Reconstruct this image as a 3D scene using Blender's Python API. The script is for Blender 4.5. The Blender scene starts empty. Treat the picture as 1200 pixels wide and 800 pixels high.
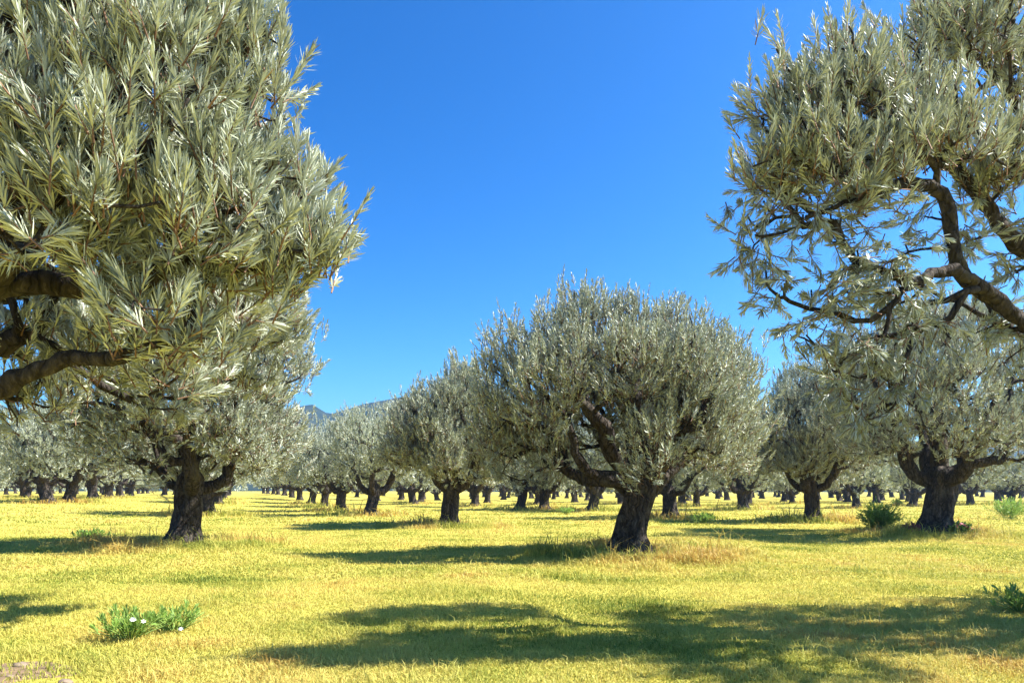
import bpy, math, random
import numpy as np
from mathutils import Vector, noise as mnoise

# ------------------------------------------------------------------ scene
SC = bpy.context.scene
COL = SC.collection
F_PX, CAM_H, HOR = 867.0, 1.6, 574.0          # focal length / horizon, in 1200 px terms
SUN_EL, SUN_AZ = math.radians(48.5), math.radians(92)   # azimuth clockwise from +Y

def XY(px, Z):
    return (px - 600.0) / F_PX * Z
def P(px, py, Z):
    return np.array([XY(px, Z), Z, CAM_H + (HOR - py) / F_PX * Z])
def ground_z(py):
    return F_PX * CAM_H / (py - HOR)

# ------------------------------------------------------------------ mesh helpers
def mesh_from(name, V, faces3=None, faces4=None, mat3=None, mat4=None, smooth=True, tint=None):
    """one mesh from numpy arrays: V (n,3), triangles (a,3), quads (b,4)"""
    me = bpy.data.meshes.new(name)
    V = np.asarray(V, dtype=np.float32)
    f3 = np.zeros((0, 3), np.int32) if faces3 is None else np.asarray(faces3, np.int32)
    f4 = np.zeros((0, 4), np.int32) if faces4 is None else np.asarray(faces4, np.int32)
    me.vertices.add(len(V)); me.vertices.foreach_set('co', V.ravel())
    nl = f3.size + f4.size
    me.loops.add(nl)
    me.loops.foreach_set('vertex_index', np.concatenate([f3.ravel(), f4.ravel()]).astype(np.int32))
    n3, n4 = len(f3), len(f4)
    me.polygons.add(n3 + n4)
    starts = np.concatenate([np.arange(n3) * 3, n3 * 3 + np.arange(n4) * 4]).astype(np.int32)
    me.polygons.foreach_set('loop_start', starts)
    mi = np.concatenate([np.zeros(n3, np.int32) if mat3 is None else np.asarray(mat3, np.int32),
                         np.zeros(n4, np.int32) if mat4 is None else np.asarray(mat4, np.int32)])
    me.polygons.foreach_set('material_index', mi.astype(np.int32))
    me.polygons.foreach_set('use_smooth', np.full(n3 + n4, smooth, dtype=bool))
    if tint is not None:
        a = me.attributes.new('tint', 'FLOAT', 'POINT')
        a.data.foreach_set('value', np.asarray(tint, np.float32))
    me.update(calc_edges=True)
    return me

def link(name, me, mats, parent=None, loc=None):
    if me is not None and len(me.materials) == 0:
        for m in mats: me.materials.append(m)
    o = bpy.data.objects.new(name, me); COL.objects.link(o)
    if parent is not None: o.parent = parent
    if loc is not None: o.location = loc
    return o
def empty(name, loc):
    o = bpy.data.objects.new(name, None); o.empty_display_size = .3
    COL.objects.link(o); o.location = loc
    return o
def tag(o, label=None, cat=None, group=None, kind=None):
    if label: o['label'] = label
    if cat: o['category'] = cat
    if group: o['group'] = group
    if kind: o['kind'] = kind
    return o
def nrm(a):
    return a / np.maximum(np.linalg.norm(a, axis=-1, keepdims=True), 1e-9)

# ------------------------------------------------------------------ materials
def new_mat(name):
    m = bpy.data.materials.new(name); m.use_nodes = True
    nt = m.node_tree; nt.nodes.clear()
    out = nt.nodes.new('ShaderNodeOutputMaterial')
    return m, nt, out
def N(nt, kind, **kw):
    n = nt.nodes.new(kind)
    for k, v in kw.items():
        if k in n.inputs: n.inputs[k].default_value = v
        else: setattr(n, k, v)
    return n
def ramp(nt, stops, fac=None, interp='LINEAR'):
    n = nt.nodes.new('ShaderNodeValToRGB'); cr = n.color_ramp; cr.interpolation = interp
    while len(cr.elements) > 1: cr.elements.remove(cr.elements[-1])
    cr.elements[0].position = stops[0][0]; cr.elements[0].color = (*stops[0][1], 1)
    for p, c in stops[1:]:
        e = cr.elements.new(p); e.color = (*c, 1)
    if fac is not None: nt.links.new(fac, n.inputs['Fac'])
    return n
def mixc(nt, fac, a, b, mode='MIX'):
    n = nt.nodes.new('ShaderNodeMix'); n.data_type = 'RGBA'; n.blend_type = mode
    for sock, val in ((n.inputs[0], fac), (n.inputs[6], a), (n.inputs[7], b)):
        if isinstance(val, (int, float)): sock.default_value = val
        elif isinstance(val, tuple): sock.default_value = (*val, 1)
        else: nt.links.new(val, sock)
    return n.outputs[2]

def leaf_material(name, top, under, dry, transl=.25, rough=.42):
    m, nt, out = new_mat(name); L = nt.links.new
    at = N(nt, 'ShaderNodeAttribute', attribute_name='tint')
    geo = N(nt, 'ShaderNodeNewGeometry')
    t1 = ramp(nt, [(0, tuple(c * .62 for c in top)), (.5, top), (.93, tuple(min(1, c * 1.45) for c in top)), (1, dry)], at.outputs['Fac'])
    u1 = ramp(nt, [(0, tuple(c * .75 for c in under)), (.5, under), (.95, tuple(min(1, c * 1.25) for c in under)), (1, dry)], at.outputs['Fac'])
    col = mixc(nt, geo.outputs['Backfacing'], t1.outputs[0], u1.outputs[0])
    b = N(nt, 'ShaderNodeBsdfPrincipled', Roughness=rough)
    b.inputs['Specular IOR Level'].default_value = .3
    L(col, b.inputs['Base Color'])
    tr = N(nt, 'ShaderNodeBsdfTranslucent')
    tc = mixc(nt, 1.0, col, (1.0, 1.0, .8), 'MULTIPLY'); L(tc, tr.inputs['Color'])
    mx = N(nt, 'ShaderNodeMixShader'); mx.inputs[0].default_value = transl
    L(b.outputs[0], mx.inputs[1]); L(tr.outputs[0], mx.inputs[2]); L(mx.outputs[0], out.inputs['Surface'])
    return m

def bark_material():
    m, nt, out = new_mat('olive_bark'); L = nt.links.new
    tc = N(nt, 'ShaderNodeTexCoord')
    mp = N(nt, 'ShaderNodeMapping'); mp.inputs['Scale'].default_value = (1, 1, .22)
    L(tc.outputs['Object'], mp.inputs['Vector'])
    wn = N(nt, 'ShaderNodeTexNoise', Scale=3.0, Detail=3.0); L(tc.outputs['Object'], wn.inputs['Vector'])
    add = N(nt, 'ShaderNodeMixRGB', blend_type='ADD'); add.inputs[0].default_value = .28
    L(mp.outputs[0], add.inputs[1]); L(wn.outputs['Color'], add.inputs[2])
    vo = N(nt, 'ShaderNodeTexVoronoi', feature='DISTANCE_TO_EDGE', Scale=7.0); L(add.outputs[0], vo.inputs['Vector'])
    n2 = N(nt, 'ShaderNodeTexNoise', Scale=26.0, Detail=8.0, Roughness=.7); L(add.outputs[0], n2.inputs['Vector'])
    n3 = N(nt, 'ShaderNodeTexNoise', Scale=2.2, Detail=4.0); L(tc.outputs['Object'], n3.inputs['Vector'])
    c1 = ramp(nt, [(.3, (.026, .020, .016)), (.55, (.078, .062, .050)), (.78, (.24, .205, .175))], n2.outputs['Fac'])
    c2 = ramp(nt, [(0, (.25, .22, .2)), (.09, (.7, .7, .7)), (.25, (1, 1, 1))], vo.outputs['Distance'])
    col = mixc(nt, .85, c1.outputs[0], c2.outputs[0], 'MULTIPLY')
    lich = ramp(nt, [(.56, (0, 0, 0)), (.7, (1, 1, 1))], n3.outputs['Fac'])
    lf = N(nt, 'ShaderNodeMath', operation='MULTIPLY'); L(lich.outputs[0], lf.inputs[0]); lf.inputs[1].default_value = .35
    col = mixc(nt, lf.outputs[0], col, (.19, .17, .125))
    b = N(nt, 'ShaderNodeBsdfPrincipled', Roughness=.9); b.inputs['Specular IOR Level'].default_value = .2
    L(col, b.inputs['Base Color'])
    hm = N(nt, 'ShaderNodeMath', operation='MULTIPLY_ADD'); L(c2.outputs[0], hm.inputs[0]); hm.inputs[1].default_value = .8
    L(n2.outputs['Fac'], hm.inputs[2])
    bu = N(nt, 'ShaderNodeBump', Strength=1.0, Distance=.07); L(hm.outputs[0], bu.inputs['Height'])
    L(bu.outputs[0], b.inputs['Normal']); L(b.outputs[0], out.inputs['Surface'])
    return m

def plain(name, c, rough=.7, var=.25, scale=8.0):
    m, nt, out = new_mat(name); L = nt.links.new
    tc = N(nt, 'ShaderNodeTexCoord'); n = N(nt, 'ShaderNodeTexNoise', Scale=scale, Detail=5.0)
    L(tc.outputs['Object'], n.inputs['Vector'])
    r = ramp(nt, [(.3, tuple(x * (1 - var) for x in c)), (.7, tuple(min(1, x * (1 + var)) for x in c))], n.outputs['Fac'])
    b = N(nt, 'ShaderNodeBsdfPrincipled', Roughness=rough); L(r.outputs[0], b.inputs['Base Color'])
    L(b.outputs[0], out.inputs['Surface'])
    return m

M_LEAF = leaf_material('olive_leaf', (.295, .322, .228), (.44, .465, .37), (.30, .20, .08), .09, .5)
M_BUSH = leaf_material('bush_leaf', (.21, .34, .065), (.27, .39, .10), (.22, .2, .045), .38, .5)
M_GSTEM = plain('green_stem', (.2, .3, .06), .7)
M_STEM = plain('young_stem', (.16, .085, .045), .8)
M_BARK = bark_material()

def grass_material():
    m, nt, out = new_mat('meadow_grass_blade'); L = nt.links.new
    at = N(nt, 'ShaderNodeAttribute', attribute_name='tint')
    c = ramp(nt, [(0, (.06, .11, .016)), (.22, (.18, .225, .028)), (.45, (.42, .40, .08)), (.7, (.55, .465, .125)), (.86, (.44, .26, .048)), (1, (.45, .35, .16))], at.outputs['Fac'])
    b = N(nt, 'ShaderNodeBsdfPrincipled', Roughness=.6); b.inputs['Specular IOR Level'].default_value = .25
    L(c.outputs[0], b.inputs['Base Color'])
    tr = N(nt, 'ShaderNodeBsdfTranslucent'); L(c.outputs[0], tr.inputs['Color'])
    mx = N(nt, 'ShaderNodeMixShader'); mx.inputs[0].default_value = .35
    L(b.outputs[0], mx.inputs[1]); L(tr.outputs[0], mx.inputs[2]); L(mx.outputs[0], out.inputs['Surface'])
    return m

# ------------------------------------------------------------------ orchard plan
# (name of spot, px of the trunk foot, depth, height, crown radius, detail, label, group)
TREES = []
def plan(px, Z, H, R, tier, label, group=None, seed=None):
    TREES.append(dict(px=px, x=XY(px, Z), y=Z, H=H, R=R, tier=tier, label=label, group=group, seed=seed))
G_ROWA = 'olive trees of the row beside the sunny lane'
G_BACK = 'olive trees standing in the rows behind'
plan(740, ground_z(651), 6.7, 3.7, 'hero_c', 'large olive tree with thick leaning trunk and spreading crown in the middle of the meadow')
plan(525, ground_z(616.5), 7.0, 3.0, 'near', 'tall olive tree with low forked trunk, second in the row behind the large middle tree', G_ROWA, 11)
plan(213, ground_z(639), 7.4, 3.55, 'near', 'olive tree with broad dark trunk below the overhanging near branches on the left', None, 21)
plan(1094, ground_z(627), 8.2, 4.4, 'near', 'stout olive tree with red flowers at its foot beside the round green bush', None, 31)
plan(952, ground_z(611), 7.6, 3.2, 'near', 'olive tree with open three-way fork standing left of the round green bush', None, 41)
plan(433, ground_z(604), 7.0, 3.0, 'mid', 'third olive tree along the lane row, trunk forked near the ground', G_ROWA)
plan(400, ground_z(599), 6.9, 3.1, 'mid', 'fourth olive tree along the lane row, pale straight trunk', G_ROWA)
plan(379, ground_z(594.5), 6.6, 3.1, 'mid', 'fifth olive tree along the lane row', G_ROWA)
plan(364, ground_z(591.5), 6.6, 3.2, 'mid', 'sixth olive tree along the lane row', G_ROWA)
for px, py in ((352, 588.5), (342, 586.6), (333, 585), (326, 583.7), (320, 582.6), (314, 581.8), (309, 581.1)):
    plan(px, ground_z(py), 6.6, 3.2, 'far', 'small looking olive tree in the far end of the lane row', G_ROWA)
plan(243, ground_z(604), 6.6, 3.4, 'mid', 'olive tree whose pale trunk stands directly behind the broad dark trunk', None)
for px, py in ((256, 594), (262, 588.5), (266, 585.5), (268.5, 583.2)):
    plan(px, ground_z(py), 6.6, 3.3, 'far', 'far olive tree lined up behind the broad dark trunk', 'olive trees lined up behind the broad dark trunk')
plan(57, 56, 7.6, 3.6, 'mid', 'olive tree with pale leaning trunk, outer one of a close pair on the left', 'close pair of olive trees')
plan(79, 59, 7.9, 3.6, 'mid', 'olive tree with dark upright trunk, inner one of a close pair on the left', 'close pair of olive trees')
plan(109, 72, 7.6, 3.6, 'mid', 'olive tree standing just beyond the close pair of trunks', G_BACK)
plan(128, 85, 7.6, 3.6, 'far', 'olive tree between the close pair and the broad dark trunk', G_BACK)
plan(141, 97, 7.6, 3.6, 'far', 'further olive tree between the close pair and the broad dark trunk', G_BACK)
plan(153, 112, 7.6, 3.6, 'far', 'furthest olive tree of the short row left of the broad dark trunk', G_BACK)
plan(30, 84, 7.6, 3.6, 'far', 'small looking olive tree near the left edge behind the close pair', G_BACK)
plan(785, ground_z(607), 6.9, 3.4, 'mid', 'olive tree right behind the large middle tree, its trunk showing beside the big one', G_BACK)
plan(692, ground_z(599), 6.8, 3.4, 'mid', 'olive tree with dark leaning trunk seen under the left limb of the large middle tree', G_BACK)
plan(637, ground_z(597), 6.6, 3.2, 'mid', 'olive tree with slim dark trunk behind the left side of the large middle tree', G_BACK)
plan(608, ground_z(597.5), 6.6, 3.2, 'mid', 'olive tree with pale trunk leaning right, between the second lane tree and the large tree', G_BACK)
plan(557, ground_z(593.5), 6.8, 3.2, 'mid', 'olive tree standing close behind the tall forked tree of the lane row', G_BACK)
plan(493, ground_z(588), 6.6, 3.2, 'mid', 'olive tree between the second and third trees of the lane row', G_BACK)
plan(470, ground_z(585.5), 6.6, 3.2, 'far', 'distant olive tree just right of the third lane tree', G_BACK)
plan(871, ground_z(597.5), 6.9, 3.3, 'mid', 'olive tree with forked trunk in the gap right of the large middle tree', G_BACK)
plan(929, ground_z(590), 5.2, 2.5, 'mid', 'slender olive tree seen behind the open three-way fork', G_BACK)
plan(993, ground_z(588), 6.6, 3.4, 'mid', 'olive tree between the three-way fork and the stout tree with red flowers', G_BACK)
plan(1173, ground_z(584), 7.0, 3.6, 'mid', 'olive tree behind the pale green shrub near the right edge', G_BACK)

# the rows further back, on the orchard's own grid
_rng = random.Random(5)
def far_rows():
    spots = []
    for k in range(-16, 26):
        X0 = 9.6 + 11.3 * k
        for j in range(0, 14):
            Z = 66 + 12.5 * j + (6 if k % 2 else 0) + _rng.uniform(-1.6, 1.6)
            X = X0 - .369 * Z + _rng.uniform(-1.3, 1.3)
            if abs(X) > .80 * Z + 4 or Z > 205: continue
            if any((t['x'] - X) ** 2 + (t['y'] - Z) ** 2 < 7.5 ** 2 for t in TREES): continue
            if 262 < 600 + F_PX * X / Z < 306: continue        # the open lane
            spots.append((X, Z))
    return spots
for X, Z in far_rows():
    px = 600 + F_PX * X / Z
    if Z < 95:
        lab = 'olive tree of the middle distance rows, its trunk half hidden by nearer trees'
    elif px < 275:
        lab = 'tiny distant olive tree in the back rows left of the lane'
    else:
        lab = 'tiny distant olive tree in the back rows right of the lane'
    grp = {'o': 'olive trees of the middle distance rows', 'l': 'distant olive trees left of the lane', 'r': 'distant olive trees right of the lane'}[
        'o' if Z < 95 else ('l' if px < 275 else 'r')]
    TREES.append(dict(px=px, x=X, y=Z, H=_rng.uniform(4.6, 5.2) if 296 < px < 440 else _rng.uniform(5.2, 7.7), R=_rng.uniform(2.7, 3.9), tier='far', label=lab, group=grp, seed=None))

# ------------------------------------------------------------------ terrain
def sstep(a, b, x):
    t = np.clip((x - a) / (b - a), 0, 1); return t * t * (3 - 2 * t)
_TX = np.array([t['x'] for t in TREES if t['y'] < 90] + [999.0]); _TY = np.array([t['y'] for t in TREES if t['y'] < 90] + [999.0])
def vnoise(x, y, s, seed=0.0):
    """cheap smooth noise in -1..1 from sines"""
    x = np.asarray(x) / s + seed * 13.7; y = np.asarray(y) / s - seed * 7.1
    return (np.sin(x * 1.7 + 1.3 * np.sin(y * 1.1 + seed)) + np.sin(y * 1.9 + 1.7 * np.sin(x * .83 - seed)) +
            np.sin(1.3 * (x + y) + 2.1 * np.sin(.7 * (x - y) + seed))) / 3
def tree_dist(x, y):
    d = np.full(np.shape(x), 1e9)
    for a, b in zip(_TX, _TY):
        d = np.minimum(d, (x - a) ** 2 + ((y - b)) ** 2)
    return np.sqrt(d)
def terrain(x, y, d=None):
    x = np.asarray(x, float); y = np.asarray(y, float)
    if d is None: d = tree_dist(x, y)
    h = .72 * sstep(-16, -42, x) * sstep(15, 40, y)
    h = h + .05 * vnoise(x, y, 2.6, 1) + .018 * vnoise(x, y, .8, 2)
    return h + .06 * np.exp(-(d / 1.9) ** 2)
def tz(x, y):
    return float(terrain(np.array([x]), np.array([y]))[0])

def build_ground():
    n = 380
    u = np.linspace(-1, 1, n)
    gx = 2.2 * np.sinh(u * 7.16); gx = gx / gx.max() * 1450
    v = np.linspace(-.62, 1, n); gy = 2.2 * np.sinh(v * 7.16); gy = gy / gy.max() * 1450 + 9
    X, Y = np.meshgrid(gx, gy)
    Zh = terrain(X, Y)
    V = np.stack([X, Y, Zh], -1).reshape(-1, 3)
    i = np.arange(n - 1)[:, None] * n + np.arange(n - 1)[None]
    q = np.stack([i, i + 1, i + n + 1, i + n], -1).reshape(-1, 4)
    me = mesh_from('meadow', V, None, q)
    m, nt, out = new_mat('meadow_turf'); L = nt.links.new
    tc = N(nt, 'ShaderNodeTexCoord')
    n1 = N(nt, 'ShaderNodeTexNoise', Scale=.22, Detail=6.0, Roughness=.6); L(tc.outputs['Object'], n1.inputs['Vector'])
    n2 = N(nt, 'ShaderNodeTexNoise', Scale=2.6, Detail=8.0, Roughness=.72); L(tc.outputs['Object'], n2.inputs['Vector'])
    n3 = N(nt, 'ShaderNodeTexNoise', Scale=30.0, Detail=4.0, Roughness=.7); L(tc.outputs['Object'], n3.inputs['Vector'])
    a = ramp(nt, [(.3, (.34, .32, .053)), (.5, (.44, .37, .075)), (.7, (.47, .36, .075))], n1.outputs['Fac'])
    b = ramp(nt, [(.3, (.165, .195, .03)), (.48, (.42, .365, .068)), (.7, (.50, .42, .10))], n2.outputs['Fac'])
    c = mixc(nt, .5, a.outputs[0], b.outputs[0])
    f = ramp(nt, [(.3, (.5, .5, .45)), (.6, (1, 1, 1))], n3.outputs['Fac'])
    c = mixc(nt, .7, c, f.outputs[0], 'MULTIPLY')
    p = N(nt, 'ShaderNodeBsdfPrincipled', Roughness=.95); p.inputs['Specular IOR Level'].default_value = .1
    L(c, p.inputs['Base Color'])
    bu = N(nt, 'ShaderNodeBump', Strength=.6, Distance=.05); L(n3.outputs['Fac'], bu.inputs['Height']); L(bu.outputs[0], p.inputs['Normal'])
    L(p.outputs[0], out.inputs['Surface'])
    tag(link('meadow_ground', me, [m]), kind='structure')

SOIL = [(-4.55, 6.45, .6), (-3.75, 6.2, .3)]
def build_grass():
    R = np.random.default_rng(3)
    def strew(n, z0, z1, hscale, wscale, name):
        t = R.random(n); y = z0 * (z1 / z0) ** t                     # even over the picture height, roughly
        x = (R.random(n) * 2 - 1) * (.80 * y + 1.5)
        d = tree_dist(x, y)
        clump = vnoise(x, y, .35, 4); big = vnoise(x, y, 2.3, 5); mid = vnoise(x, y, .9, 6)
        edge = d + .5 * vnoise(x, y, .7, 8)
        ring = sstep(3.5, 2.1, edge) * (.25 + .75 * sstep(.55, 1.3, edge))
        soil = np.zeros(n)
        for sx, sy, sr in SOIL: soil = np.maximum(soil, sstep(sr * 1.4, sr * .6, np.hypot(x - sx, y - sy) + .12 * vnoise(x, y, .25, 9)))
        keep = (R.random(n) > .84 * soil) & (d > .35)
        h = (.032 + .022 * clump + .022 * np.maximum(big, 0) + .03 * np.maximum(-mid, 0) + .022 * R.random(n)) * hscale
        h = h * (1 + ring * (2.6 + 4.2 * np.maximum(mid + .3, 0)))
        h = h * np.where(R.random(n) < .035, 2.3, 1.0)
        tint = .48 + .21 * big + .15 * mid + .12 * clump + R.normal(0, .09, n)
        gold = sstep(-.2, .5, vnoise(x, y, 1.7, 11) + .25)
        tint = tint * (1 - ring) + ring * (.34 + .50 * gold + R.normal(0, .10, n))
        tint = np.clip(tint, 0, 1)
        sel = np.nonzero(keep & (h > .008))[0]
        x, y, h, tint, d = x[sel], y[sel], h[sel], tint[sel], d[sel]; k = len(sel)
        z = terrain(x, y, d) - .004
        az = R.random(k) * 2 * np.pi; w = (.0035 + .003 * R.random(k)) * wscale
        lean = .25 + .95 * R.random(k)
        la = R.random(k) * 2 * np.pi
        B = np.stack([x, y, z], -1)
        side = np.stack([np.cos(az), np.sin(az), np.zeros(k)], -1) * w[:, None]
        ld = np.stack([np.cos(la), np.sin(la), np.zeros(k)], -1)
        up = np.array([0, 0, 1.0])
        mid_p = B + h[:, None] * (.55 * up + .22 * lean[:, None] * ld)
        tip = B + h[:, None] * (.95 * up / (1 + .3 * lean[:, None]) + .95 * lean[:, None] * ld)
        V = np.stack([B - side, B + side, mid_p + side * .7, mid_p - side * .7, tip], 1).reshape(-1, 3)
        b = np.arange(k) * 5
        q = np.stack([b, b + 1, b + 2, b + 3], -1); t3 = np.stack([b + 3, b + 2, b + 4], -1)
        return V, t3, q, np.repeat(tint, 5)
    parts = [strew(330000, 5.2, 13, 1.0, 1.0, 'a'), strew(260000, 13, 34, 1.15, 2.1, 'b'), strew(130000, 34, 110, 1.5, 5.5, 'c')]
    off = 0; Vs, T, Q, ti = [], [], [], []
    for V, t3, q, tt in parts:
        Vs.append(V); T.append(t3 + off); Q.append(q + off); ti.append(tt); off += len(V)
    me = mesh_from('meadow_grass', np.concatenate(Vs), np.concatenate(T), np.concatenate(Q), smooth=False, tint=np.concatenate(ti))
    tag(link('meadow_grass', me, [grass_material()]), 'short sunlit yellow green meadow grass with taller tufts under the trees', 'grass', kind='stuff')

# ------------------------------------------------------------------ olive trees
class Tubes:
    def __init__(s): s.V = []; s.T = []; s.Q = []; s.n = 0
    def tube(s, pts, rad, sides, gnarl=0.0, seed=0):
        pts = np.asarray(pts, float); n = len(pts)
        tan = np.gradient(pts, axis=0); tan = nrm(tan)
        ref = np.array([1.0, 0, 0]) if abs(tan[0][0]) < .8 else np.array([0, 1.0, 0])
        u = ref - tan[0] * ref.dot(tan[0]); u /= np.linalg.norm(u)
        th = np.arange(sides) / sides * 2 * np.pi
        c, sn = np.cos(th)[:, None], np.sin(th)[:, None]
        rings = []
        for i in range(n):
            u = u - tan[i] * u.dot(tan[i]); u /= max(np.linalg.norm(u), 1e-9)
            v = np.cross(tan[i], u)
            r = rad[i]
            if gnarl and sides >= 12:
                q0 = pts[i] + r * (c * u + sn * v)
                r = r * np.array([[1 + .36 * mnoise.noise(Vector(w) * 4.5) + .26 * mnoise.noise(Vector(w) * 12)] for w in q0])
            elif gnarl: r = r * (1 + gnarl * (np.sin(2 * th + i * .9 + seed) + .7 * np.sin(3 * th - i * 1.3 + seed * 2) + .5 * np.sin(i * 1.7 + seed)))[:, None]
            rings.append(pts[i] + r * (c * u + sn * v))
        b = s.n; V = np.concatenate(rings); s.V.append(V)
        k = np.arange(sides)
        for i in range(n - 1):
            a = b + i * sides
            s.Q.append(np.stack([a + k, a + (k + 1) % sides, a + sides + (k + 1) % sides, a + sides + k], -1))
        s.V.append((pts[-1] + tan[-1] * rad[-1])[None])
        tip = b + n * sides; a = b + (n - 1) * sides
        s.T.append(np.stack([a + k, a + (k + 1) % sides, np.full(sides, tip)], -1))
        s.n += n * sides + 1
    def mesh(s, name):
        return mesh_from(name, np.concatenate(s.V), np.concatenate(s.T), np.concatenate(s.Q))

def resample(pl, step):
    pl = np.asarray(pl, float)
    # Catmull-Rom through the points
    Pp = np.concatenate([[2 * pl[0] - pl[1]], pl, [2 * pl[-1] - pl[-2]]])
    out = []
    for i in range(1, len(Pp) - 2):
        a, b, c, d = Pp[i - 1:i + 3]; m = max(2, int(np.linalg.norm(c - b) / step))
        for t in np.arange(m) / m:
            out.append(.5 * (2 * b + (c - a) * t + (2 * a - 5 * b + 4 * c - d) * t * t + (3 * b - a - 3 * c + d) * t ** 3))
    out.append(pl[-1]); return np.array(out)

def trunk_mesh(path, r_base, r_mid, r_top, rng, sides=44, roots=.45, step=.07):
    pts = resample(path, step); n = len(pts)
    L = np.concatenate([[0], np.cumsum(np.linalg.norm(np.diff(pts, axis=0), axis=1))]); Lm = L[-1]
    t = L / Lm
    r = np.interp(t, [0, .35, .7, 1], [r_base, r_mid, r_mid * 1.0, r_top])
    th = np.arange(sides) / sides * 2 * np.pi
    s1, s2, s3 = rng.uniform(0, 6, 3); nr = rng.choice([4, 5, 6]); tw = rng.uniform(.9, 1.7) * rng.choice([-1, 1])
    V = []
    so = rng.uniform(0, 90)
    for i in range(n):
        z = L[i]
        f = 1 + .13 * np.sin(3 * th + tw * z + s1) + .085 * np.sin(5 * th + tw * 1.4 * z + s2) + .045 * np.sin(9 * th + tw * 1.6 * z + s3)
        f += roots * math.exp(-max(0, z - .2) / .2) * (.35 + .65 * np.cos(nr * th + s2) * (1 + .4 * np.cos(2 * th + s1))) + .16 * math.exp(-z / .5)
        px = np.cos(th) * r[i] * f; py = np.sin(th) * r[i] * f
        for k in range(sides):
            nv = mnoise.noise(Vector((px[k] * 3.3 + so, py[k] * 3.3, z * 1.6))) * .16 + mnoise.noise(Vector((px[k] * 9 + so, py[k] * 9, z * 3.0))) * .07
            px[k] *= 1 + nv; py[k] *= 1 + nv
        V.append(np.stack([pts[i][0] + px, pts[i][1] + py, np.full(sides, pts[i][2])], -1))
    # rounded top
    for j, (sc, dz) in enumerate(((.86, .09), (.6, .19), (.3, .25))):
        c = pts[-1]; V.append(c + (V[n - 1] - c) * sc + np.array([0, 0, dz]))
    V.append((pts[-1] + np.array([0, 0, .27]))[None]); m = n + 3
    k = np.arange(sides); Q = []
    for i in range(m - 1):
        a = i * sides; Q.append(np.stack([a + k, a + (k + 1) % sides, a + sides + (k + 1) % sides, a + sides + k], -1))
    a = (m - 1) * sides; T = np.stack([a + k, a + (k + 1) % sides, np.full(sides, m * sides)], -1)
    return mesh_from('trunk', np.concatenate(V), T, np.concatenate(Q))

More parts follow.
